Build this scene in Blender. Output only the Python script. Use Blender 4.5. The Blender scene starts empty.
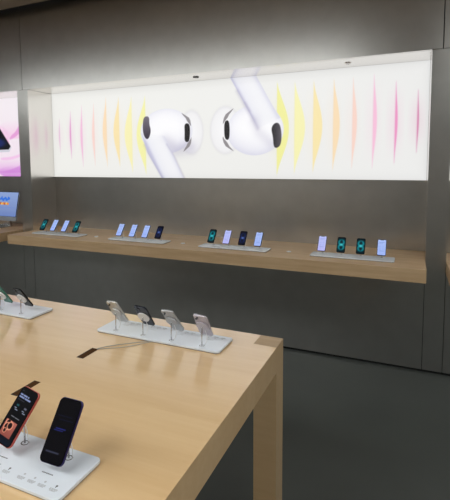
import bpy, bmesh, math, random
import numpy as np
from mathutils import Vector, Matrix
random.seed(4)
scene = bpy.context.scene
col = scene.collection

# ------------------------------------------------------------------ helpers
def lin(c):
    return tuple((x/12.92 if x <= .04045 else ((x+.055)/1.055)**2.4) for x in c)
def rgb(r, g, b):
    return lin((r/255, g/255, b/255)) + (1,)

def mat(name, color, rough=.5, metal=0, emit=None, strength=1, spec=.5, noise=None, alpha=None):
    m = bpy.data.materials.new(name); m.use_nodes = True
    nt = m.node_tree; b = nt.nodes['Principled BSDF']
    b.inputs['Base Color'].default_value = color
    b.inputs['Roughness'].default_value = rough
    b.inputs['Metallic'].default_value = metal
    b.inputs['Specular IOR Level'].default_value = spec
    if emit:
        b.inputs['Emission Color'].default_value = emit
        b.inputs['Emission Strength'].default_value = strength
    if noise:
        sc, amt, stretch = noise
        tc = nt.nodes.new('ShaderNodeTexCoord'); mp = nt.nodes.new('ShaderNodeMapping')
        mp.inputs['Scale'].default_value = stretch
        n = nt.nodes.new('ShaderNodeTexNoise'); n.inputs['Scale'].default_value = sc; n.inputs['Detail'].default_value = 5
        r = nt.nodes.new('ShaderNodeValToRGB')
        r.color_ramp.elements[0].position = .3; r.color_ramp.elements[1].position = .7
        r.color_ramp.elements[0].color = tuple(c*(1-amt) for c in color[:3]) + (1,)
        r.color_ramp.elements[1].color = tuple(min(1, c*(1+amt)) for c in color[:3]) + (1,)
        nt.links.new(tc.outputs['Object'], mp.inputs[0]); nt.links.new(mp.outputs[0], n.inputs[0])
        nt.links.new(n.outputs[0], r.inputs[0]); nt.links.new(r.outputs[0], b.inputs['Base Color'])
    return m

def wood(name, ca, cb, rough, coat=0.0, planks=.0):
    """pale maple: long planks with their own tone, fine grain along X"""
    m = bpy.data.materials.new(name); m.use_nodes = True
    nt = m.node_tree; b = nt.nodes['Principled BSDF']; L = nt.links.new
    tc = nt.nodes.new('ShaderNodeTexCoord')
    mp = nt.nodes.new('ShaderNodeMapping'); mp.inputs['Scale'].default_value = (1.2, 16, 16)
    n = nt.nodes.new('ShaderNodeTexNoise'); n.inputs['Scale'].default_value = 2.2; n.inputs['Detail'].default_value = 8; n.inputs['Roughness'].default_value = .6
    L(tc.outputs['Object'], mp.inputs[0]); L(mp.outputs[0], n.inputs[0])
    br = nt.nodes.new('ShaderNodeTexBrick')
    br.inputs['Color1'].default_value = (.42, .42, .42, 1); br.inputs['Color2'].default_value = (.58, .58, .58, 1)
    br.inputs['Mortar'].default_value = (.5, .5, .5, 1); br.inputs['Mortar Size'].default_value = 0
    br.inputs['Scale'].default_value = 1; br.inputs['Brick Width'].default_value = .9; br.inputs['Row Height'].default_value = .075
    L(tc.outputs['Object'], br.inputs['Vector'])
    mx = nt.nodes.new('ShaderNodeMix'); mx.data_type = 'FLOAT'; mx.inputs[0].default_value = planks
    L(n.outputs[0], mx.inputs[2]); L(br.outputs[0], mx.inputs[3])
    r = nt.nodes.new('ShaderNodeValToRGB')
    r.color_ramp.elements[0].position = .34; r.color_ramp.elements[1].position = .68
    r.color_ramp.elements[0].color = ca; r.color_ramp.elements[1].color = cb
    L(mx.outputs[0], r.inputs[0]); L(r.outputs[0], b.inputs['Base Color'])
    b.inputs['Roughness'].default_value = rough
    b.inputs['Coat Weight'].default_value = coat; b.inputs['Coat Roughness'].default_value = .13; b.inputs['Coat IOR'].default_value = 1.6
    return m

def print_mat(name, strength, rough=.35):
    """back-lit print or screen: colour comes from the printed picture stored on the mesh"""
    m = bpy.data.materials.new(name); m.use_nodes = True
    nt = m.node_tree; b = nt.nodes['Principled BSDF']
    a = nt.nodes.new('ShaderNodeAttribute'); a.attribute_name = 'picture'
    b.inputs['Base Color'].default_value = (.004, .004, .004, 1)
    b.inputs['Roughness'].default_value = rough
    nt.links.new(a.outputs['Color'], b.inputs['Emission Color'])
    b.inputs['Emission Strength'].default_value = strength
    return m

def link(name, bm, m, parent=None, smooth=False, loc=None, rot=None, kind=None):
    me = bpy.data.meshes.new(name); bm.normal_update(); bm.to_mesh(me); bm.free()
    for k in (m if isinstance(m, (list, tuple)) else [m]): me.materials.append(k)
    if smooth:
        for p in me.polygons: p.use_smooth = True
    o = bpy.data.objects.new(name, me); col.objects.link(o)
    if parent: o.parent = parent
    if loc: o.location = loc
    if rot: o.rotation_euler = rot
    if kind: o['kind'] = kind
    return o

def tag(o, label, cat, group=None):
    o['label'] = label; o['category'] = cat
    if group: o['group'] = group
    return o
def thing(name, label, cat, loc=(0, 0, 0), rot=(0, 0, 0), group=None):
    o = bpy.data.objects.new(name, None); col.objects.link(o)
    o.location = loc; o.rotation_euler = rot; o.empty_display_size = .05
    return tag(o, label, cat, group)

def bx(bm, x0, x1, y0, y1, z0, z1, bev=0):
    r = bmesh.ops.create_cube(bm, size=1)
    for v in r['verts']:
        v.co = Vector((x0+(v.co.x+.5)*(x1-x0), y0+(v.co.y+.5)*(y1-y0), z0+(v.co.z+.5)*(z1-z0)))
    if bev:
        es = list({e for v in r['verts'] for e in v.link_edges})
        bmesh.ops.bevel(bm, geom=es, offset=bev, segments=2, affect='EDGES', profile=.6)
    return bm
def box(*a, **k):
    return bx(bmesh.new(), *a, **k)

def rrect(w, h, r, n=6):
    pts = []
    for cx, cy, a0 in ((w/2-r, h/2-r, 0), (-w/2+r, h/2-r, 90), (-w/2+r, -h/2+r, 180), (w/2-r, -h/2+r, 270)):
        for i in range(n+1):
            a = math.radians(a0+90*i/n); pts.append((cx+r*math.cos(a), cy+r*math.sin(a)))
    return pts
def slab(bm, pts, d0, d1, axis='z', bev=0, cx=0, cy=0):
    """outline extruded between two depths, with rounded rims"""
    def P(x, y, d):
        return (x+cx, y+cy, d) if axis == 'z' else (x+cx, d, y+cy)
    def ring(ins, d):
        n = len(pts); out = []
        c = (sum(p[0] for p in pts)/n, sum(p[1] for p in pts)/n)
        mw = max(abs(p[0]-c[0]) for p in pts); mh = max(abs(p[1]-c[1]) for p in pts)
        for x, y in pts:
            out.append(bm.verts.new(P(c[0]+(x-c[0])*(1-ins/mw), c[1]+(y-c[1])*(1-ins/mh), d)))
        return out
    prof = [(0, d0), (0, d1)]
    if bev:
        s = 1 if d1 > d0 else -1
        prof = [(bev, d0), (bev*.29, d0+s*bev*.29), (0, d0+s*bev), (0, d1-s*bev), (bev*.29, d1-s*bev*.29), (bev, d1)]
    rings = [ring(*q) for q in prof]
    n = len(pts)
    for a, b in zip(rings, rings[1:]):
        for i in range(n): bm.faces.new((a[i], a[(i+1) % n], b[(i+1) % n], b[i]))
    bm.faces.new(rings[0]); bm.faces.new(rings[-1])
    bmesh.ops.recalc_face_normals(bm, faces=bm.faces)
    return bm
def circ(r, n=24):
    return [(r*math.cos(2*math.pi*i/n), r*math.sin(2*math.pi*i/n)) for i in range(n)]
def tube(bm, path, r, n=8):
    prev = None
    P = [Vector(p) for p in path]
    for i, p in enumerate(P):
        d = (P[min(i+1, len(P)-1)]-P[max(i-1, 0)]).normalized()
        u = d.cross(Vector((0, 0, 1)) if abs(d.z) < .9 else Vector((1, 0, 0))).normalized(); v = d.cross(u)
        ring = [bm.verts.new(p+r*(math.cos(2*math.pi*k/n)*u+math.sin(2*math.pi*k/n)*v)) for k in range(n)]
        if prev:
            for k in range(n): bm.faces.new((prev[k], prev[(k+1) % n], ring[(k+1) % n], ring[k]))
        else: bm.faces.new(ring)
        prev = ring
    bm.faces.new(prev); bmesh.ops.recalc_face_normals(bm, faces=bm.faces)
    return bm
def torus(bm, c, R, r, sx=1, n=24, m=8):
    g = [[bm.verts.new((c[0]+sx*(R+r*math.cos(2*math.pi*j/m))*math.cos(2*math.pi*i/n), c[1]+(R+r*math.cos(2*math.pi*j/m))*math.sin(2*math.pi*i/n), c[2]+r*math.sin(2*math.pi*j/m))) for j in range(m)] for i in range(n)]
    for i in range(n):
        for j in range(m): bm.faces.new((g[i][j], g[(i+1) % n][j], g[(i+1) % n][(j+1) % m], g[i][(j+1) % m]))
    return bm

def picture(name, x0, x1, z0, z1, y, nx, nz, fn, m, parent, clip=None):
    """flat picture in the XZ plane: a fine grid whose vertices carry the printed colours; fn takes arrays (x, z) and returns display rgb"""
    xs = np.linspace(x0, x1, nx); zs = np.linspace(z0, z1, nz)
    X, Z = np.meshgrid(xs, zs); X = X.ravel(); Z = Z.ravel()
    C = np.clip(fn(X, Z), 0, 1)
    C = np.where(C <= .04045, C/12.92, ((C+.055)/1.055)**2.4)
    V = np.stack([X, np.full_like(X, y), Z], 1)
    i = np.arange(nx-1)[None, :]+np.arange(nz-1)[:, None]*nx; i = i.ravel()
    F = np.stack([i, i+1, i+1+nx, i+nx], 1)
    if clip is not None:
        keep = clip(V[F].mean(1)[:, 0], V[F].mean(1)[:, 2]); F = F[keep]
    me = bpy.data.meshes.new(name)
    me.from_pydata(V.tolist(), [], F.tolist())
    at = me.color_attributes.new('picture', 'FLOAT_COLOR', 'POINT')
    at.data.foreach_set('color', np.concatenate([C, np.ones((len(C), 1))], 1).astype(np.float32).ravel())
    me.materials.append(m)
    o = bpy.data.objects.new(name, me); col.objects.link(o); o.parent = parent
    return o

def sstep(a, b, x):
    t = np.clip((x-a)/(b-a), 0, 1); return t*t*(3-2*t)
def over(C, c, a):
    return C*(1-a[:, None])+np.array(c)[None, :]*a[:, None] if not isinstance(c, np.ndarray) else C*(1-a[:, None])+c*a[:, None]
def sdpoly(X, Z, poly):
    """signed distance to a polygon, negative inside"""
    d = np.full(X.shape, 1e9); inside = np.zeros(X.shape, bool)
    n = len(poly)
    for i in range(n):
        ax, az = poly[i]; bx_, bz = poly[(i+1) % n]
        ex, ez = bx_-ax, bz-az
        t = np.clip(((X-ax)*ex+(Z-az)*ez)/(ex*ex+ez*ez+1e-12), 0, 1)
        d = np.minimum(d, np.hypot(X-ax-t*ex, Z-az-t*ez))
        cross = ((az > Z) != (bz > Z)) & (X < ax+(Z-az)*ex/(ez if abs(ez) > 1e-9 else 1e-9))
        inside ^= cross
    return np.where(inside, -d, d)
def sdell(X, Z, e):
    cx, cz, rx, rz = e
    k = np.hypot((X-cx)/rx, (Z-cz)/rz); return (k-1)*min(rx, rz)
def smooth_poly(pts, it=3):
    for _ in range(it):
        out = []
        for i in range(len(pts)):
            a, b = pts[i], pts[(i+1) % len(pts)]
            out += [(a[0]*.75+b[0]*.25, a[1]*.75+b[1]*.25), (a[0]*.25+b[0]*.75, a[1]*.25+b[1]*.75)]
        pts = out
    return pts

# ------------------------------------------------------------------ sizes of the place (metres)
W = 4.095            # niche width
PL, PR = .159, .145  # pillar widths
ND = .37             # niche depth
NT = 2.491           # niche ceiling
PB = 1.50            # bottom of the light boxes
HS = .90             # shelf and table top height
SP = .347            # shelf overhang in front of the wall
ST = .098
XL, XR = -5.6, 7.2
BL = -4.25           # left end of the left bay
YF = -8.0
CEIL = 3.345
FT = 3.62            # wall runs on above the ceiling edge into a dark slot

# ------------------------------------------------------------------ materials
steel = mat('bead_blasted_steel', rgb(196, 195, 192), rough=.29, metal=1, noise=(7, .04, (1, 1, 1)))
lining = mat('satin_steel_lining', rgb(232, 229, 225), rough=.2, metal=1)
seam_m = mat('seam_black', rgb(14, 14, 14), rough=.9)
ceil_m = mat('ceiling_paint', rgb(190, 178, 165), rough=.9)
wall_m = mat('painted_wall', rgb(104, 101, 98), rough=.85)
floor_m = mat('dark_stone_floor', rgb(72, 76, 73), rough=.5, spec=.3, noise=(1.6, .10, (1, 1, 1)))
shelf_wood = wood('shelf_maple', rgb(190, 158, 119), rgb(207, 177, 139), .5)
table_wood = wood('table_maple', rgb(222, 184, 134), rgb(235, 202, 155), .34, coat=1, planks=.55)
endgrain = wood('end_grain_maple', rgb(172, 145, 112), rgb(186, 160, 128), .5)
white_acr = mat('white_acrylic', rgb(226, 232, 240), rough=.22)
grey_under = mat('grey_underside', rgb(120, 118, 116), rough=.5)
alu = mat('polished_aluminium', rgb(200, 200, 200), rough=.22, metal=1)
puck_m = mat('white_puck', rgb(225, 225, 226), rough=.4)
dark_m = mat('dark_slot', rgb(74, 48, 24), rough=.8, spec=.1)
dark_inner = mat('slot_rim', rgb(38, 28, 20), rough=.7)
glass_black = mat('black_glass', rgb(8, 8, 11), rough=.08)
lens_m = mat('lens_glass', rgb(10, 10, 14), rough=.06)
ink = mat('grey_print', rgb(178, 181, 185), rough=.6)
ink_dark = mat('dark_print', rgb(92, 92, 96), rough=.6)
print_m = print_mat('backlit_print', 1.0)
screen_m = print_mat('lit_screen', 1.0, .06)
frame_m = mat('light_box_frame', rgb(225, 225, 222), rough=.4)

# ------------------------------------------------------------------ the setting
link('floor', box(XL, XR, YF, .4, -.05, 0), floor_m, kind='structure')
link('ceiling', box(XL, XR, YF, -.12, CEIL, CEIL+.06), ceil_m, kind='structure')
link('wall_left', box(XL-.1, XL, YF, .4, 0, 3.7), wall_m, kind='structure')
link('wall_right', box(XR, XR+.1, YF, .4, 0, 3.7), wall_m, kind='structure')
link('wall_front', box(XL-.1, XR+.1, YF-.1, YF, 0, 3.7), mat('pale_wall_paint', rgb(165, 158, 150), rough=.85), kind='structure')

# the steel clad back wall: fascia panels, pillars, niche linings, panels below the shelves
g = .0022
bm = bmesh.new()
bays = [(BL, -PL), (0, W), (W+PR, XR)]
fs = [XL, BL, -PL/2, W+PR/2, XR]
for a, b in zip(fs, fs[1:]): bx(bm, a+.0035, b-.0035, 0, .03, NT+g, FT)
for a, b in ((-PL, 0), (W, W+PR)):
    bx(bm, a, b, 0, ND+.02, HS-ST/2, NT-g)            # pillar between the niches
    bx(bm, a+g, b-g, 0, .03, .022, HS-ST/2)
for a, b in bays:
    bx(bm, a+g, b-g, 0, .03, .022, HS-ST*.6)       # lower panel under the shelf
    bx(bm, a, b, ND, ND+.03, HS-.05, PB+.004)      # back of the niche below the light box
    bx(bm, a, b, .03, ND+.06, NT, NT+.02)          # niche ceiling
    bx(bm, a, b, .001, .03, NT+.0005, NT+g)
bm.normal_update()
for f in bm.faces:                                 # the insides of the niches are satin finished
    c = f.calc_center_median()
    if (abs(f.normal.x) > .9 and c.y > .05) or (f.normal.z < -.9 and abs(c.z-NT) < .003): f.material_index = 1
link('wall_back', bm, [steel, lining], kind='structure')
link('wall_corner', box(XL, BL-.002, 0, .36, 0, NT-g), steel, kind='structure')
link('trim_1', box(BL, XR, .045, .06, 0, HS-ST), seam_m, kind='structure')       # black behind the seams
link('trim_2', box(XL, XR, .032, .045, NT+.03, FT), seam_m, kind='structure')
link('shadow_strip_back', box(BL, XR, .012, .03, 0, .0215), seam_m, kind='structure')  # black strip standing in for the shade in the recess at the wall foot
link('wall_behind', box(XL, XR, ND+.07, ND+.1, 0, 3.7), seam_m, kind='structure')
link('trim_3', box(XL, XR, -.6, .06, FT+.01, FT+.05), seam_m, kind='structure')  # lid of the slot above the wall

# ------------------------------------------------------------------ main light box with the earbuds picture
WAVES = [(0.110,2.207,1.771,-0.016,(226,172,212)),(0.281,2.287,1.705,-0.020,(222,120,196)),(0.451,2.346,1.610,-0.029,(240,165,212)),
 (0.627,2.358,1.621,-0.034,(250,200,192)),(0.801,2.417,1.610,-0.056,(252,212,160)),(0.974,2.406,1.610,-0.079,(251,222,146)),
 (1.144,2.402,1.543,-0.098,(249,241,158)),(1.320,2.401,1.522,-0.116,(244,243,140)),
 (2.795,2.431,1.523,0.116,(240,239,122)),(2.964,2.418,1.543,0.099,(247,243,156)),(3.139,2.413,1.553,0.082,(250,226,146)),
 (3.319,2.416,1.572,0.057,(251,214,160)),(3.486,2.411,1.591,0.038,(251,202,186)),(3.659,2.430,1.591,0.031,(249,172,212)),
 (3.837,2.353,1.634,0.020,(236,112,182)),(4.010,2.270,1.725,0.012,(205,86,150))]
def bud_art(X, Z):
    C = np.ones((len(X), 3))*np.array([.938, .936, .918])
    # overall paper tone: a trace warmer at the left end, cooler right
    t = X/W
    C = C+np.stack([-.010*t, -.008*t, .004*t], 1)
    for x, zt, zb, w, c in WAVES:
        c = np.array(c)/255.*.72+.28*np.array([.955, .935, .92])
        zm = (zt+zb)/2; h = (zt-zb)/2
        s = np.clip((Z-zm)/h, -1, 1); prof = np.cos(s*math.pi/2)**1.6
        d = (X-x)/w                                    # 0 at the spine, 1 at the bulge
        sg = 1 if w > 0 else -1
        e = .004/abs(w)
        a = sstep(-e, e, d)*(1-sstep(prof-e*1.5, prof+e*1.5, d))*(np.abs(Z-zm) < h)
        a = np.where(prof < .02, 0, a)
        # pale veil on the other side of the spine and beyond the bulge
        veil = np.clip(1-np.abs(d+.05)*abs(w)/.085, 0, 1)*prof*.26
        C = over(C, tuple(c*.6+.4*np.array([.97, .93, .93])), veil)
        C = over(C, (.86, .85, .83), np.clip(1-np.abs(d-prof)*abs(w)/.03, 0, 1)*.10*prof*(d > prof))
        C = over(C, tuple(c), np.clip(a, 0, 1)*.93)
        line = np.exp(-((X-x)/.006)**2)*(np.abs(Z-zm) < h)*.30*np.cos(s*math.pi/2)**.4
        C = over(C, tuple(c*.95), line)
    def bud(C, head, tip, slot, sens, stL, stR, arc, side, stem_dir):
        # translucent silicone tip
        dt = sdell(X, Z, tip)
        a = 1-sstep(-.008, .008, dt)
        q = np.clip(-dt/.12, 0, 1)
        C = over(C, np.stack([.935+.03*q, .932+.03*q, .937+.03*q], 1), a)
        C = over(C, (.80, .79, .82), np.exp(-(dt/.012)**2)*.22)
        # stem
        st = stL+stR[::-1]
        ds = sdpoly(X, Z, st); a = 1-sstep(-.006, .006, ds)
        L0, L1 = np.array(stL[0]), np.array(stL[-1]); n = np.array([-(L1-L0)[1], (L1-L0)[0]]); n = n/np.linalg.norm(n)
        R0 = np.array(stR[0]); wdt = (R0-L0) @ n
        k = np.clip(((X-L0[0])*n[0]+(Z-L0[1])*n[1])/wdt, 0, 1)
        base = np.stack([.905+.045*np.sin(k*2.6), .905+.045*np.sin(k*2.6), .945+.02*np.sin(k*2.6)], 1)
        base = base-(np.exp(-(k/.10)**2)*.13)[:, None]*np.array([1, 1, .6])
        base = base-(np.exp(-((1-k)/.13)**2)*.07)[:, None]*np.array([1, 1, .6])
        # head
        dh = sdell(X, Z, head); ah = 1-sstep(-.006, .006, dh)
        cx, cz, rx, rz = head
        u = (X-cx)/rx; v = (Z-cz)/rz
        r2 = np.clip(u*u+v*v, 0, 1.2)
        sh = .075*r2**2.2+.065*np.clip(-v*.9+side*u*.25, 0, 1)**1.3
        hc = np.stack([.985-sh, .983-sh, .99-sh*.62], 1)
        C = over(C, hc, ah)
        return C, base, a, dh, ds, k
    # left bud: stem hangs down
    h1 = (1.575, 1.998, .318, .235)
    C, base, a, dh, ds, k = bud(C, h1, (1.880, 1.978, .133, .219), None, None, [(1.257, 1.989), (1.342, 1.772), (1.537, 1.470)], [(1.560, 1.95), (1.665, 1.746), (1.803, 1.470)], None, 1, -1)
    # crease where the stem leaves the head
    def crease(C, pts, wd, amt, c=(.66, .64, .74)):
        d = np.full(X.shape, 1e9)
        for p, q in zip(pts, pts[1:]):
            ex, ez = q[0]-p[0], q[1]-p[1]
            t = np.clip(((X-p[0])*ex+(Z-p[1])*ez)/(ex*ex+ez*ez), 0, 1)
            d = np.minimum(d, np.hypot(X-p[0]-t*ex, Z-p[1]-t*ez))
        return over(C, c, np.exp(-(d/wd)**2)*amt)
    C = crease(C, [(1.575, 1.88), (1.70, 1.80), (1.86, 1.82)], .075, .34)
    fade = 1-sstep(1.86, 2.06, Z)
    C = over(C, base, a*fade)
    C = crease(C, [(1.585, 1.86), (1.672, 1.735), (1.80, 1.49)], .012, .30)
    C = crease(C, [(1.30, 1.86), (1.352, 1.765), (1.53, 1.49)], .014, .25)
    def arc_shape(C, pts, wd):
        n = len(pts)
        for i, (p, q) in enumerate(zip(pts, pts[1:])):
            pass
        xs = np.interp(Z, [p[1] for p in pts[::-1]], [p[0] for p in pts[::-1]])
        zt, zb = pts[0][1], pts[-1][1]
        s = np.clip((Z-zb)/(zt-zb), 0, 1); q = np.abs(2*s-1); wv = 1.5*wd*np.clip((q-.28)/.3, 0, 1)*np.clip((1-q)/.25, 0, 1)**.7+1e-4
        ok = (Z < zt) & (Z > zb)
        return over(C, (.50, .48, .49), (1-sstep(wv*.55, wv, np.abs(X-xs)))*ok*.85)
    C = arc_shape(C, [(1.765, 2.180), (1.835, 2.125), (1.872, 2.05), (1.888, 1.979), (1.874, 1.905), (1.838, 1.835), (1.785, 1.780)], .017)
    sl = smooth_poly([(1.797, 2.07), (1.859, 2.07), (1.866, 1.976), (1.852, 1.875), (1.797, 1.882), (1.802, 1.976)], 2)
    C = over(C, (.10, .09, .10), 1-sstep(-.004, .004, sdpoly(X, Z, sl)))
    sn = smooth_poly([(1.285, 2.07), (1.30, 2.165), (1.372, 2.165), (1.368, 2.08), (1.392, 2.01), (1.362, 1.925), (1.322, 1.92), (1.288, 1.985)], 3)
    d = sdpoly(X, Z, sn); g_ = np.clip((2.17-Z)/.25, 0, 1)
    C = over(C, np.stack([.46-.24*g_, .43-.24*g_, .48-.24*g_], 1), 1-sstep(-.005, .005, d))
    # right bud: stem rises out of the top of the picture
    h2 = (2.570, 1.974, .291, .242)
    C, base, a, dh, ds, k = bud(C, h2, (2.261, 1.985, .163, .231), None, None, [(2.300, 2.52), (2.506, 2.16), (2.600, 1.99)], [(2.570, 2.52), (2.748, 2.203), (2.83, 2.08)], None, -1, 1)
    fade = sstep(1.93, 2.12, Z)
    C = over(C, base, a*fade)
    C = crease(C, [(2.39, 2.36), (2.506, 2.155), (2.60, 1.99)], .020, .32)
    C = crease(C, [(2.57, 2.06), (2.62, 1.95), (2.74, 1.84)], .055, .22)
    C = crease(C, [(2.52, 2.16), (2.47, 2.24)], .014, .28)
    C = arc_shape(C, [(2.350, 2.195), (2.285, 2.14), (2.240, 2.06), (2.224, 1.985), (2.240, 1.90), (2.285, 1.825), (2.350, 1.775)], .017)
    sl = smooth_poly([(2.253, 2.075), (2.300, 2.085), (2.310, 1.985), (2.302, 1.885), (2.256, 1.895), (2.248, 1.985)], 2)
    C = over(C, (.12, .11, .12), 1-sstep(-.004, .004, sdpoly(X, Z, sl)))
    sn = smooth_poly([(2.735, 1.99), (2.775, 2.04), (2.822, 2.03), (2.842, 1.93), (2.835, 1.83), (2.795, 1.795), (2.762, 1.81), (2.757, 1.90)], 3)
    d = sdpoly(X, Z, sn); g_ = np.clip((X-2.74)/.1, 0, 1)
    C = over(C, np.stack([.14+.22*g_, .13+.21*g_, .15+.22*g_], 1), 1-sstep(-.005, .005, d))
    # the printed film darkens a little along its rim
    e = np.minimum(np.minimum(X, W-X), np.minimum(Z-PB, NT-.004-Z))
    return C*(1-.05*np.exp(-e/.03))[:, None]

ZT = NT-.0006
def light_box(x0, x1, label, fn, nx, nz, group='back-lit picture panels along the steel wall'):
    t = thing('light_box', label, 'light box', ((x0+x1)/2, ND, PB), group=group)
    o = (x0+x1)/2
    bm = bmesh.new(); w = (x1-x0)/2; f = .003
    bx(bm, -w+.001, w-.001, -.018, -.001, .004, .004+f); bx(bm, -w+.001, w-.001, -.018, -.001, ZT-PB-f, ZT-PB)
    bx(bm, -w+.001, -w+f, -.018, -.001, .004+f, ZT-PB-f); bx(bm, w-f, w-.001, -.018, -.001, .004+f, ZT-PB-f)
    link('frame', bm, frame_m, t)
    picture('lit_picture', -w+.0012, w-.0012, .004, ZT-PB, -.0185, nx, nz, lambda X, Z: fn(X+o, Z+PB), print_m, t)
    link('back_panel', box(-w+f, w-f, -.010, -.002, .004+f, ZT-PB-f), frame_m, t)
    return t
light_box(0, W, 'long glowing picture panel of two giant white wireless earbuds between coloured waves', bud_art, 1000, 250)

def swirl_art(X, Z):
    C = np.ones((len(X), 3))*np.array([.955, .925, .945])
    C = over(C, (.93, .80, .90), np.clip(1-(Z-1.5)/.9, 0, 1)*.35)
    for cx, cz, rx, rz, c in [(-1.35, 2.02, .62, .20, (.93, .66, .86)), (-.62, 2.10, .30, .12, (.96, .80, .91)), (-.80, 1.64, .55, .10, (.90, .70, .90)),
                              (-.55, 1.56, .40, .09, (.80, .50, .84)), (-1.8, 1.7, .5, .2, (.86, .60, .88))]:
        d = sdell(X, Z, (cx, cz, rx, rz))
        C = over(C, c, (1-sstep(-.01, .01, d))*np.clip((cz+rz-Z)/(1.6*rz), 0, 1)**1.2*.9)
    for pts, c in [([(-.53, 2.17), (-.50, 2.16), (-.52, 2.07), (-.62, 2.00), (-.74, 1.96), (-.70, 2.02), (-.62, 2.06)], (.86, .50, .80)),
                   ([(-.95, 1.92), (-.76, 1.98), (-.72, 1.93), (-.80, 1.83), (-.95, 1.80)], (.95, .66, .86)),
                   ([(-.90, 1.745), (-.70, 1.75), (-.50, 1.80), (-.50, 1.765), (-.70, 1.715), (-.90, 1.71)], (.95, .70, .90)),
                   ([(-1.1, 1.56), (-.85, 1.565), (-.65, 1.61), (-.50, 1.665), (-.50, 1.56), (-.7, 1.545)], (.80, .50, .84))]:
        C = over(C, c, (1-sstep(-.012, .012, sdpoly(X, Z, smooth_poly(pts, 2))))*.6)
    dk = sdpoly(X, Z, [(-1.9, 2.30), (-1.05, 2.32), (-.712, 1.885), (-.75, 1.845), (-1.6, 1.83)])
    C = over(C, (.05, .05, .09), 1-sstep(-.006, .006, dk))
    C = over(C, (.10, .16, .42), (1-sstep(-.02, .02, sdell(X, Z, (-1.05, 1.93, .24, .07))))*.9)
    C = over(C, (.82, .82, .86), (1-sstep(-.004, .004, sdpoly(X, Z, [(-1.6, 1.83), (-.75, 1.845), (-.712, 1.885), (-.70, 1.87), (-.74, 1.815), (-1.6, 1.80)]))))
    return C
light_box(BL, -PL, 'glowing pink and violet picture panel left of the earbuds panel, cut by the edge', swirl_art, 560, 150)
def pale_art(X, Z):
    C = np.ones((len(X), 3))*np.array([.93, .915, .91])
    return over(C, (.97, .80, .84), np.exp(-(((X-5.5)/.5)**2+((Z-1.9)/.3)**2))*.6)
light_box(W+PR, XR, 'pale glowing picture panel at the right edge of the wall, past the right pillar', pale_art, 60, 30)

# two little spotlights sunk in the niche ceiling
for x, y, lab, lit in ((2.031, .171, 'small dark spotlight sunk in the niche ceiling above the left earbud', 0),
                       (3.46, .184, 'small pale spotlight sunk in the niche ceiling above the orange and pink waves', 1)):
    t = thing('ceiling_spotlight', lab, 'spotlight', (x, y, NT), group='spotlights in the niche ceiling')
    bm = bmesh.new(); torus(bm, (0, 0, -.002), .026, .004); link('trim_ring', bm, lining if lit else dark_inner, t, smooth=True)
    bm = bmesh.new(); slab(bm, circ(.024), -.003, .0, 'z'); link('lens', bm, alu if lit else glass_black, t)

# ------------------------------------------------------------------ shelves
def shelf(x0, x1, label):
    o = link('wall_shelf', box(x0+.001, x1-.001, -SP, ND-.001, HS-ST, HS, bev=.0025), shelf_wood)
    return tag(o, label, 'shelf', 'wooden shelves on the steel wall')
shelf(0, W, 'long thick pale wood shelf below the earbuds panel, holding four phone trays')
shelf(BL, -PL, 'pale wood shelf at the left edge, under the desktop computer')
shelf(W+PR, XR, 'pale wood shelf cut off by the right edge, beyond the right pillar')
for x, lab in ((.987, 'tiny pale disc on the wall shelf between its first and second trays from left'),
               (2.013, 'tiny pale disc on the wall shelf between its second and third trays from left'),
               (3.038, 'tiny pale disc on the wall shelf between its third and fourth trays from left')):
    bm = bmesh.new(); slab(bm, circ(.020), 0, .006, 'z', bev=.0015)
    o = link('metal_disc', bm, puck_m, loc=(x, -.095, HS)); tag(o, lab, 'cable cap', 'cable caps on the wall shelf')

# ------------------------------------------------------------------ phones
S_TEAL, S_LIGHT, S_LILAC, S_NAVY, S_BLACK = range(5)
def soft_rows(X, Z, w, h, rows, c, C, a=.6):
    for (u0, u1, v0, v1) in rows:
        m_ = sstep(u0-.02, u0+.02, X/w+.5)*(1-sstep(u1-.02, u1+.02, X/w+.5))*sstep(v0-.008, v0+.008, .5-Z/h)*(1-sstep(v1-.008, v1+.008, .5-Z/h))
        C = over(C, c, m_*a)
    return C
def wall_screen(kind, w, h):
    def fn(X, Z):
        u = X/w; v = Z/h
        if kind in (S_TEAL, S_NAVY):
            dark, mid, hi = ((.02, .10, .13), (.08, .52, .56), (.40, .86, .88)) if kind == S_TEAL else ((.03, .04, .10), (.10, .16, .34), (.45, .55, .85))
            C = np.ones((len(X), 3))*np.array(dark)
            R = .46*w
            for cz, f in ((.045, 1), (-.045, 1)):
                r = np.hypot(X, (Z-(cz*h/.14*.5)))
                C = over(C, mid, np.exp(-((r-R*.70)/(R*.34))**2)*.95)
            C = over(C, hi, np.exp(-(np.hypot(X, Z*1.1)/(R*.42))**2)*.75)
            C = over(C, dark, np.exp(-(np.hypot(X*1.2, np.abs(Z)-.033)/(R*.36))**2)*.85)
            return C
        base = (.62, .71, .95) if kind == S_LIGHT else (.72, .72, .95)
        C = np.ones((len(X), 3))*np.array(base)
        C = over(C, (.74, .82, .98), np.clip(v+.5, 0, 1)*.4)
        C = soft_rows(X, Z, w, h, [(.15, .85, .16, .19), (.15, .62, .24, .26), (.2, .8, .72, .76)], (.42, .52, .80), C)
        C = soft_rows(X, Z, w, h, [(.18, .42, .38, .50), (.56, .80, .38, .50), (.18, .42, .55, .66), (.56, .80, .55, .66)], (.56, .66, .92), C, .35)
        return C
    return fn
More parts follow.
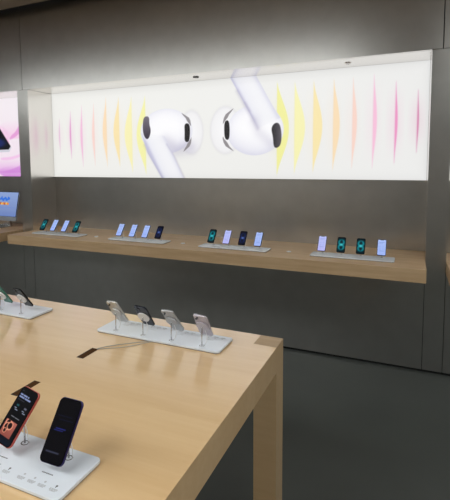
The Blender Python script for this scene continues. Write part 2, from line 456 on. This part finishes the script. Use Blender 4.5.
def red_screen(w, h):
    def fn(X, Z):
        C = np.ones((len(X), 3))*np.array([.035, .04, .06])
        C = over(C, (.05, .10, .18), np.clip((-Z/h-.30)/.2, 0, 1)*.8)
        C = soft_rows(X, Z, w, h, [(.06, .18, .055, .065)], (.5, .5, .55), C)
        # broken words of the headline and captions, too small to read in the photo
        C = soft_rows(X, Z, w, h, [(.06, .24, .115, .145), (.27, .52, .115, .145), (.55, .64, .115, .145), (.06, .40, .16, .19), (.43, .80, .16, .19)], (.66, .72, .92), C, .8)
        C = soft_rows(X, Z, w, h, [(.06, .50, .225, .235)], (.45, .46, .5), C)
        for cx, c in ((.26, (.25, .62, .66)), (.76, (.75, .75, .85))):
            C = soft_rows(X, Z, w, h, [(cx-.08, cx+.08, .31, .345)], c, C, .5)
            C = soft_rows(X, Z, w, h, [(cx-.13, cx+.02, .375, .39), (cx-.06, cx+.13, .405, .42)], (.8, .85, .95), C, .75)
        C = soft_rows(X, Z, w, h, [(.22, .45, .53, .542), (.48, .76, .53, .542)], (.72, .72, .75), C, .8)
        px, pz = X/w+.5, .5-Z/h
        a = sstep(.08, .11, px)*(1-sstep(.78, .81, px))*sstep(.605, .615, pz)*(1-sstep(.885, .895, pz))
        sal = np.stack([.70-.5*(pz-.6), .41-.4*(pz-.6), .36-.35*(pz-.6)], 1)
        C = over(C, sal, a)
        for u, v, r in ((.30, .66, .010), (.30, .73, .010), (.47, .695, .010), (.30, .80, .006)):
            d = np.hypot(X-(u-.5)*w, Z-(.5-v)*h)
            C = over(C, (.93, .62, .50), (1-sstep(r*.95, r*1.1, d))*a*.8)
            C = over(C, (.12, .06, .07), (1-sstep(r*.6, r*.8, d))*a)
        return C
    return fn
def navy_screen(w, h):
    def fn(X, Z):
        C = np.ones((len(X), 3))*np.array([.02, .02, .045])
        C = soft_rows(X, Z, w, h, [(.1, .8, .27, .28), (.25, .9, .33, .34)], (.10, .12, .25), C, .8)  # faint blue and grey bars across a nearly black display
        C = soft_rows(X, Z, w, h, [(.22, .70, .475, .487), (.15, .60, .505, .515)], (.20, .24, .66), C, .9)
        C = soft_rows(X, Z, w, h, [(.12, .75, .835, .86)], (.34, .36, .46), C, .6)
        return C
    return fn

def make_phone(name, label, group, body_m, k, screen_fn=None, lenses=2, nsx=14, nsz=28, notched=True):
    w, h, t = .0715*k, .1467*k, .0078
    root = thing(name, label, 'phone', group=group)
    bm = bmesh.new(); slab(bm, rrect(w, h, .0125*k, 7), -t/2, t/2, 'y', bev=.0016); link('body', bm, body_m, root)
    bm = bmesh.new(); slab(bm, rrect(w-.0028, h-.0028, .0112*k, 7), -t/2-.0005, -t/2+.0006, 'y'); gl = link('front_glass', bm, glass_black, root)
    if screen_fn:
        sw, sh = w-.0075, h-.0075; rc = .008
        def clip(X, Z):
            qx = np.maximum(np.abs(X)-(sw/2-rc), 0); qz = np.maximum(np.abs(Z)-(sh/2-rc), 0)
            notch = (np.abs(X) < .013*k) & (Z > sh/2-.0045*k) & notched
            return (np.hypot(qx, qz) <= rc) & ~notch
        picture('lit_display', -sw/2, sw/2, -sh/2, sh/2, -t/2-.0008, nsx, nsz, screen_fn(sw, sh), screen_m, gl, clip)
    # camera plateau, seen from the back at the upper corner
    cw, chh = .027*k, (.030 if lenses == 2 else .030)*k
    bm = bmesh.new(); slab(bm, rrect(cw, chh, .007*k, 5), t/2-.0004, t/2+.0017, 'y', bev=.0006, cx=w/2-cw/2-.004, cy=h/2-chh/2-.004)
    pl = link('camera_plateau', bm, body_m, root)
    pos = [(-.005, .0065), (-.005, -.0065), (.006, 0)][:lenses] if lenses == 3 else [(-.0045, .0055), (.0045, -.0055)]
    for dx, dz in pos:
        bm = bmesh.new(); slab(bm, circ(.0052*k, 20), t/2+.0015, t/2+.0036, 'y', bev=.0006, cx=w/2-cw/2-.004+dx*k, cy=h/2-chh/2-.004+dz*k)
        link('lens', bm, lens_m, pl)
    bm = bmesh.new(); bx(bm, w/2-.0002, w/2+.0005, -.0013, .0013, h*.16, h*.26); link('side_button', bm, body_m, root)
    return root

# ------------------------------------------------------------------ display trays with charging stands
def add_stand(tray, x, yb, yc, zc, tilt, flip, yaw=0, pm=None):
    """pole, puck and ring for one phone; all in the tray's own frame (z = 0 at the table top)"""
    s = -1 if flip else 1
    ca, sa = math.cos(tilt), math.sin(tilt)
    pz = zc-.0088*sa; pyc = yc+s*.0088*ca                 # puck centre behind the phone
    st = link('stand_pole', tube(bmesh.new(), [(x, yb, .0095), (x, yb, pz*.55), (x, pyc+s*.005, pz-.004), (x, pyc+s*.001, pz+.003)], .0022), alu, tray, smooth=True)
    bm = bmesh.new(); slab(bm, circ(.0275, 28), -.0032, .0032, 'y', bev=.001)
    R = Matrix.Translation((x, yc, zc)) @ Matrix.Rotation(yaw+(math.pi if flip else 0), 4, 'Z') @ Matrix.Rotation(-tilt, 4, 'X') @ Matrix.Translation((0, .0082, 0))
    bm.transform(R); link('charging_puck', bm, pm or puck_m, st)
    bm = bmesh.new(); torus(bm, (x, yb, .0105), .0085, .0016, 1.15); link('cable_ring', bm, dark_inner if not flip else alu, st, smooth=True)
    # thin charging lead from the puck down to the tray
    p0 = Vector((x+.012, pyc+s*.002, pz-.012)); p1 = Vector((x+.010, yb+s*.001, .0105))
    pts = []
    for i in range(9):
        t = i/8; q = p0.lerp(p1, t); q.x += .010*math.sin(t*math.pi); q.y -= s*.004*math.sin(t*math.pi); pts.append(q)
    link('charging_lead', tube(bmesh.new(), pts, .0011, 6), puck_m, st, smooth=True)

def make_tray(x0, x1, y0, y1, label, group, stands, yb, yc, zc, tilt, flip, yaws=None, pms=None):
    cx, cy = (x0+x1)/2, (y0+y1)/2
    t = thing('phone_tray', label, 'display tray', (cx, cy, HS), group=group)
    bm = bmesh.new(); slab(bm, rrect(x1-x0, y1-y0, .014, 6), .003, .0115, 'z', bev=.002); link('tray_plate', bm, white_acr, t)
    bm = bmesh.new(); slab(bm, rrect(x1-x0-.005, y1-y0-.005, .012, 6), 0, .0032, 'z'); link('tray_foot', bm, grey_under, t)
    for i, x in enumerate(stands): add_stand(t, x-cx, yb-cy, yc-cy, zc-HS, tilt[i] if isinstance(tilt, list) else tilt, flip, math.radians(yaws[i]) if yaws else 0, pms[i] if pms else None)
    return t

R35 = math.radians(35)
GW = 'phone trays along the wall shelf'
wall_sets = [
 ([.297, .447, .600, .752], (.190, .835), [S_TEAL, S_LIGHT, S_LIGHT, S_TEAL]),
 ([1.315, 1.470, 1.618, 1.767], (1.215, 1.858), [S_LIGHT, S_LIGHT, S_LIGHT, S_NAVY]),
 ([2.329, 2.478, 2.628, 2.774], (2.222, 2.868), [S_TEAL, S_LILAC, S_NAVY, S_LIGHT]),
 ([3.323, 3.476, 3.626, 3.782], (3.236, 3.878), [S_LILAC, S_TEAL, S_TEAL, S_LIGHT])]
ordn = ['first', 'second', 'third', 'fourth']
side = ['leftmost', 'second', 'third', 'rightmost']
tray_says = ['low white tray with four phones at the left end of the wall shelf',
             'white tray on the wall shelf with three pale screens and a dark one',
             'white tray on the wall shelf with teal, lilac, navy and pale screens',
             'low white tray with four phones at the right end of the wall shelf']
where = ['on the tray at the shelf left end', 'on the tray below the left earbud', 'on the tray below the right earbud', 'on the tray at the shelf right end']
kname = {S_TEAL: 'teal ringed screen', S_LIGHT: 'pale blue screen', S_LILAC: 'pale lilac screen', S_NAVY: 'dark navy screen'}
bodies = {S_TEAL: mat('teal_black_body', rgb(18, 38, 44), .25, .4), S_LIGHT: mat('blue_body', rgb(40, 60, 95), .25, .5),
          S_LILAC: mat('lilac_body', rgb(90, 90, 120), .25, .5), S_NAVY: mat('ink_body', rgb(18, 20, 32), .25, .4)}
protos = {}
def copy_tree(o, parent=None):
    c = o.copy(); col.objects.link(c)
    if parent: c.parent = parent
    for ch in list(o.children): copy_tree(ch, c)
    return c
for i, (xs, (a, b), kinds) in enumerate(wall_sets):
    make_tray(a, b, -.200, -.048, tray_says[i], GW, xs, -.088, -.120, .9955, R35, False)
    for j, (x, kd) in enumerate(zip(xs, kinds)):
        lab = 'phone with %s, %s %s' % (kname[kd], side[j], where[i])
        if kd not in protos:
            protos[kd] = o = make_phone('smartphone', lab, 'phones on the wall shelf', bodies[kd], .93, lambda w, h, kd=kd: wall_screen(kd, w, h), nsx=22, nsz=44)
        else: o = copy_tree(protos[kd])
        o['label'] = lab; o.location = (x, -.120, .9955); o.rotation_euler = (-R35, 0, 0)

# ------------------------------------------------------------------ the big table
TX1, TX0, TY1, TY0 = 3.492, .30, -1.890, -3.070
LG = .100; TT = .107
tb = thing('display_table', 'big pale maple table in the foreground with thick square legs', 'table', ((TX0+TX1)/2, (TY0+TY1)/2, 0))
ox, oy = (TX0+TX1)/2, (TY0+TY1)/2
hx, hy = (TX1-TX0)/2, (TY1-TY0)/2
pts = [(-hx+LG, -hy), (hx-LG, -hy), (hx-LG, -hy+LG), (hx, -hy+LG), (hx, hy-LG), (hx-LG, hy-LG), (hx-LG, hy), (-hx+LG, hy), (-hx+LG, hy-LG), (-hx, hy-LG), (-hx, -hy+LG), (-hx+LG, -hy+LG)]
bm = bmesh.new()
top = [bm.verts.new((x, y, HS)) for x, y in pts]; bot = [bm.verts.new((x, y, HS-TT)) for x, y in pts]
bm.faces.new(top); bm.faces.new(bot[::-1])
for i in range(12): bm.faces.new((top[i], bot[i], bot[(i+1) % 12], top[(i+1) % 12]))
bmesh.ops.recalc_face_normals(bm, faces=bm.faces)
link('tabletop', bm, table_wood, tb)
for sx in (-1, 1):
    for sy in (-1, 1):
        x0 = sx*hx if sx < 0 else hx-LG; y0 = -hy if sy < 0 else hy-LG
        bm = bmesh.new(); r = bx(bm, x0+(.0003 if sx > 0 else 0), x0+LG-(.0003 if sx < 0 else 0), y0+(.0003 if sy > 0 else 0), y0+LG, 0, HS)
        for f in bm.faces: f.material_index = 1 if f.normal.z > .9 else 0
        bm.normal_update()
        for f in bm.faces: f.material_index = 1 if f.normal.z > .9 else 0
        link('leg', bm, [table_wood, endgrain], tb)
for x0, x1, y0, y1 in ((2.800, 2.832, -2.375, -2.283), (2.796, 2.824, -2.672, -2.574)):
    bm = bmesh.new(); bx(bm, x0-ox, x1-ox, y0-oy, y1-oy, HS-.004, HS+.0006)
    sl = link('cable_slot', bm, dark_m, tb)
    bm = bmesh.new()
    bx(bm, x0-ox, x0-ox+.0035, y0-oy, y1-oy, HS, HS+.0009); bx(bm, x0-ox, x1-ox, y0-oy, y0-oy+.004, HS, HS+.0009)
    link('slot_edge', bm, dark_inner, sl)

# ------------------------------------------------------------------ trays and phones on the table
silver = mat('silver_back', rgb(196, 196, 194), .28, .35)
silver2 = mat('satin_silver_back', rgb(178, 180, 184), .28, .35)
laven = mat('pale_lavender_back', rgb(192, 186, 196), .28, .3)
ink_b = mat('navy_back', rgb(24, 30, 44), .25, .3)
green_b = mat('green_back', rgb(70, 128, 112), .25, .3)
black_b = mat('black_back', rgb(16, 17, 20), .3, .3)
red_b = mat('coral_red_body', rgb(190, 88, 78), .28, .35)
indigo_b = mat('indigo_body', rgb(46, 38, 96), .28, .5)
GT = 'phone trays on the big table'
far_x = [2.788, 2.931, 3.072, 3.215]
far_tray = make_tray(2.700, 3.302, -2.142, -1.990, 'white tray at the far right of the big table, four phones seen from behind', GT, far_x, -2.114, -2.100, .993, [math.radians(a) for a in (32, 36, 35, 34)], True, (-5, -2, -5, -4), [silver, puck_m, silver2, laven])
make_tray(1.702, 2.307, -2.148, -1.996, 'white tray at the left edge on the far side of the big table', GT, [1.933, 2.075, 2.217], -2.120, -2.106, .990, R35, True, (-3, -3, -3))
near_tray = make_tray(2.680, 3.284, -2.966, -2.814, 'white tray nearest the viewer, with small grey print along its front', GT, [2.905, 3.055, 3.205], -2.846, -2.864, .994, [R35, math.radians(38), R35], False, (0, -1, 1))

GP = 'phones on the big table'
def turn(tilt, yaw=0, roll=0, flip=False):
    return Matrix.Rotation(math.radians(yaw)+(math.pi if flip else 0), 4, 'Z') @ Matrix.Rotation(-tilt, 4, 'X') @ Matrix.Rotation(math.radians(roll), 4, 'Y')
def put(o, x, y, z, tilt, yaw=0, flip=False, roll=0):
    o.location = (x, y, z); o.rotation_euler = turn(tilt, yaw, roll, flip).to_euler()
for x, m, lab, tl, yw, rl in ((far_x[0], silver, 'silver phone seen from behind, leftmost on the far right table tray', 32, -5, 5),
                  (far_x[1], ink_b, 'dark navy phone seen from behind with a white round charger on its back', 36, -2, -2),
                  (far_x[2], silver2, 'satin silver phone seen from behind, right of the dark navy one', 35, -5, 5),
                  (far_x[3], laven, 'pale lavender silver phone seen from behind, nearest the table corner', 34, -4, -4)):
    o = make_phone('smartphone', lab, GP, m, .88, None); put(o, x, -2.100, .993, math.radians(tl), yw, True, rl)
o = make_phone('smartphone', 'black phone seen from behind, right of the green phone by the left edge', GP, black_b, .88, None); put(o, 2.217, -2.106, .990, R35, -3, True)
o = make_phone('smartphone', 'green phone seen from behind, cut by the left edge of the picture', GP, green_b, .88, None); put(o, 2.075, -2.106, .990, R35, -3, True)
o = make_phone('smartphone', 'indigo phone leaning back with a nearly black screen on the nearest tray', GP, indigo_b, .99, navy_screen, 3, 60, 120, False); put(o, 3.205, -2.864, .994, R35, 1)
o = make_phone('smartphone', 'coral red phone whose black screen shows a salmon photo of camera lenses', GP, red_b, .94, red_screen, 3, 90, 180, False); put(o, 3.054, -2.864, .995, math.radians(38), -1, False, 9)
o = make_phone('smartphone', 'dark phone left of the coral red one, only a corner in view', GP, black_b, .94, navy_screen, 3, 30, 60, False); put(o, 2.905, -2.864, .994, R35, 0)

# the small print on the nearest tray (unreadable in the photo: rows of short dashes and dots)
rnd = random.Random(3)
def dashes(bm, cx, cy, w, h):
    x = cx-w/2
    while x < cx+w/2:
        L = rnd.uniform(.002, .005); x1 = min(x+L, cx+w/2)
        bx(bm, x, x1, cy-h/2, cy+h/2, .0115, .01175); x = x1+.0012
def small_print(tray, xs, s, dark, pale):
    cx, cy = tray.location.x, tray.location.y
    for px in xs:
        px -= cx
        bm = bmesh.new(); dashes(bm, px-s*.003, s*-.0185, .034, .0028); link('print_heading', bm, dark, tray)
        for k, dx in enumerate((-.051, -.018, .014, .049)):
            c = px+s*dx
            if abs(c) > .285: continue
            bm = bmesh.new(); slab(bm, circ(.0028, 10), .0115, .01175, 'z', cx=c, cy=s*-.041)
            if k == 3: bx(bm, c-.001, c+.001, *sorted((s*-.0465, s*-.0435)), .0115, .01175)
            link('print_symbol', bm, dark if k == 3 else pale, tray)
            bm = bmesh.new()
            for r in range(3): dashes(bm, c, s*(-.0505-.0030*r), .022-.006*(r == 2), .0022)
            link('print_caption', bm, pale, tray)
small_print(near_tray, (3.201, 3.052, 2.904), 1, ink_dark, ink)
small_print(far_tray, far_x, -1, ink, ink)

def bez(p, n=8):
    out = []
    P = [Vector(q) for q in p]
    P = [P[0]]+P+[P[-1]]
    for i in range(1, len(P)-2):
        for k in range(n):
            t = k/n; a, b, c, d = P[i-1], P[i], P[i+1], P[i+2]
            out.append(.5*((2*b)+(c-a)*t+(2*a-5*b+4*c-d)*t*t+(3*b-a-3*c+d)*t**3))
    out.append(P[-2]); return out
z = HS+.0022
cab_m = mat('grey_cable', rgb(176, 170, 160), .5)
o = link('charging_cable', tube(bmesh.new(), bez([(2.826, -2.284, z), (2.850, -2.250, z), (2.901, -2.202, z), (2.950, -2.162, z), (2.985, -2.143, z)]), .0018), cab_m, smooth=True)
tag(o, 'thin grey cable curving from the table slot to the far right tray, outer strand', 'cable', 'cables on the table')
o = link('charging_cable', tube(bmesh.new(), bez([(2.829, -2.290, z), (2.858, -2.268, z), (2.905, -2.238, z), (2.945, -2.200, z), (2.975, -2.160, z), (2.992, -2.143, z)]), .0015), cab_m, smooth=True)
tag(o, 'thin grey cable sagging nearer the viewer between table slot and far right tray', 'cable', 'cables on the table')

# ------------------------------------------------------------------ desktop computer on the left shelf
R12 = math.radians(12)
DW, DH = .60, .352
dc = thing('desktop_computer', 'thin silver desktop computer with a blue screen on the left shelf', 'computer', (-.30-DW/2, .05, HS))
hb = Matrix.Translation((0, -.022, .085)) @ Matrix.Rotation(-R12, 4, 'X')
def dpart(name, bm, m, parent):
    bm.transform(hb); return link(name, bm, m, parent)
bm = bmesh.new(); slab(bm, rrect(DW, DH, .012), -.004, .009, 'y', bev=.0015, cy=DH/2)
body = dpart('display_body', bm, mat('computer_silver', rgb(175, 182, 192), .3, .6), dc)
bm = bmesh.new(); slab(bm, rrect(DW-.004, DH-.050, .010), -.0052, -.0038, 'y', cy=.048+(DH-.050)/2)
gl = dpart('bezel', bm, glass_black, dc)
def desk(X, Z):
    v = Z/(DH-.062)
    C = np.ones((len(X), 3))*np.array([.46, .54, .74])
    C = over(C, (.56, .65, .84), np.clip(v-.1, 0, 1))
    C = over(C, (.40, .50, .74), np.clip(.25-v, 0, .25)*3)
    # blue headline flourish and an orange picture in the middle
    for k in range(9):
        cx = .005+.018*k; C = over(C, (.16, .42, .86), (1-sstep(-.002, .002, sdell(X, Z, (cx, .208+.012*math.sin(k*1.9), .012, .016+.006*(k % 2)))))*.9)
    for k in range(7):
        C = over(C, ((.92, .55, .20), (.75, .35, .20), (.95, .75, .35))[k % 3], (1-sstep(-.003, .003, sdell(X, Z, (-.01+.024*k, .150+.004*(k % 2), .018, .015))))*.9)
    C = over(C, (.40, .52, .82), (np.abs(Z-.105) < .003)*(X > -.1)*(X < .26)*.7)
    return C
sc = picture('lit_display', -DW/2+.012, DW/2-.012, .010, DH-.062+.010, -.0056, 200, 110, lambda X, Z: desk(X, Z-.010), screen_m, gl)
sc.data.transform(hb @ Matrix.Translation((0, 0, .042)))
bm = bmesh.new(); bx(bm, -.11, .11, -.02, .012, .004, .24, bev=.002)
bm.transform(Matrix.Translation((0, .075, 0)) @ Matrix.Rotation(math.radians(4), 4, 'X')); link('stand_neck', bm, alu, dc)
bm = bmesh.new(); slab(bm, rrect(.22, .17, .012), 0, .006, 'z', bev=.001, cy=.0); link('stand_foot', bm, alu, dc)

# ------------------------------------------------------------------ lighting: luminous panels in the ceiling
def ceiling_light(x0, x1, y0, y1, e, label):
    t = thing('ceiling_light', label, 'ceiling light', ((x0+x1)/2, (y0+y1)/2, CEIL), group='luminous panels in the ceiling')
    w, d = (x1-x0)/2, (y1-y0)/2
    bm = bmesh.new()
    for a in ((-w-.02, w+.02, -d-.02, -d), (-w-.02, w+.02, d, d+.02), (-w-.02, -w, -d, d), (w, w+.02, -d, d)): bx(bm, *a, -.012, 0)
    link('frame', bm, frame_m, t)
    link('diffuser', box(-w, w, -d, d, -.006, 0), mat('diffuser', (1, 1, 1, 1), .5, emit=(.975, 1, .985, 1), strength=e), t)
for y, lab in ((-4.22, 'long luminous ceiling panel nearer the steel wall'), (-4.98, 'long luminous ceiling panel farther from the steel wall')):
    ceiling_light(-5.2, 3.1, y-.30, y+.30, 8.2, lab)
ceiling_light(4.9, 6.9, -5.4, -1.6, 3.5, 'wide luminous ceiling panel added out of view at the right, lighting the table side')  # panel added out of view so the right side of the table is lit

w_ = bpy.data.worlds.new('World'); scene.world = w_; w_.use_nodes = True
w_.node_tree.nodes['Background'].inputs[0].default_value = (.5, .5, .5, 1); w_.node_tree.nodes['Background'].inputs[1].default_value = .05

# ------------------------------------------------------------------ camera
cd = bpy.data.cameras.new('camera'); cam = bpy.data.objects.new('camera', cd); col.objects.link(cam)
r = Vector((.91812689, .39626381, -.00424293)); u = Vector((-.02881473, .07743326, .99658106)); f = Vector((-.39523755, .91486561, -.0825118))
M = Matrix((r, u, -f)).transposed().to_4x4(); M.translation = Vector((3.97486, -3.63037, 1.64525))
cam.matrix_world = M
cd.sensor_width = 36; cd.sensor_fit = 'AUTO'; cd.lens = 36*430.388/500; cd.shift_y = -50/500; cd.clip_start = .02
scene.camera = cam
vs = scene.view_settings; vs.view_transform = 'Standard'; vs.look = 'None'; vs.gamma = 1; vs.exposure = 0; vs.use_curve_mapping = False
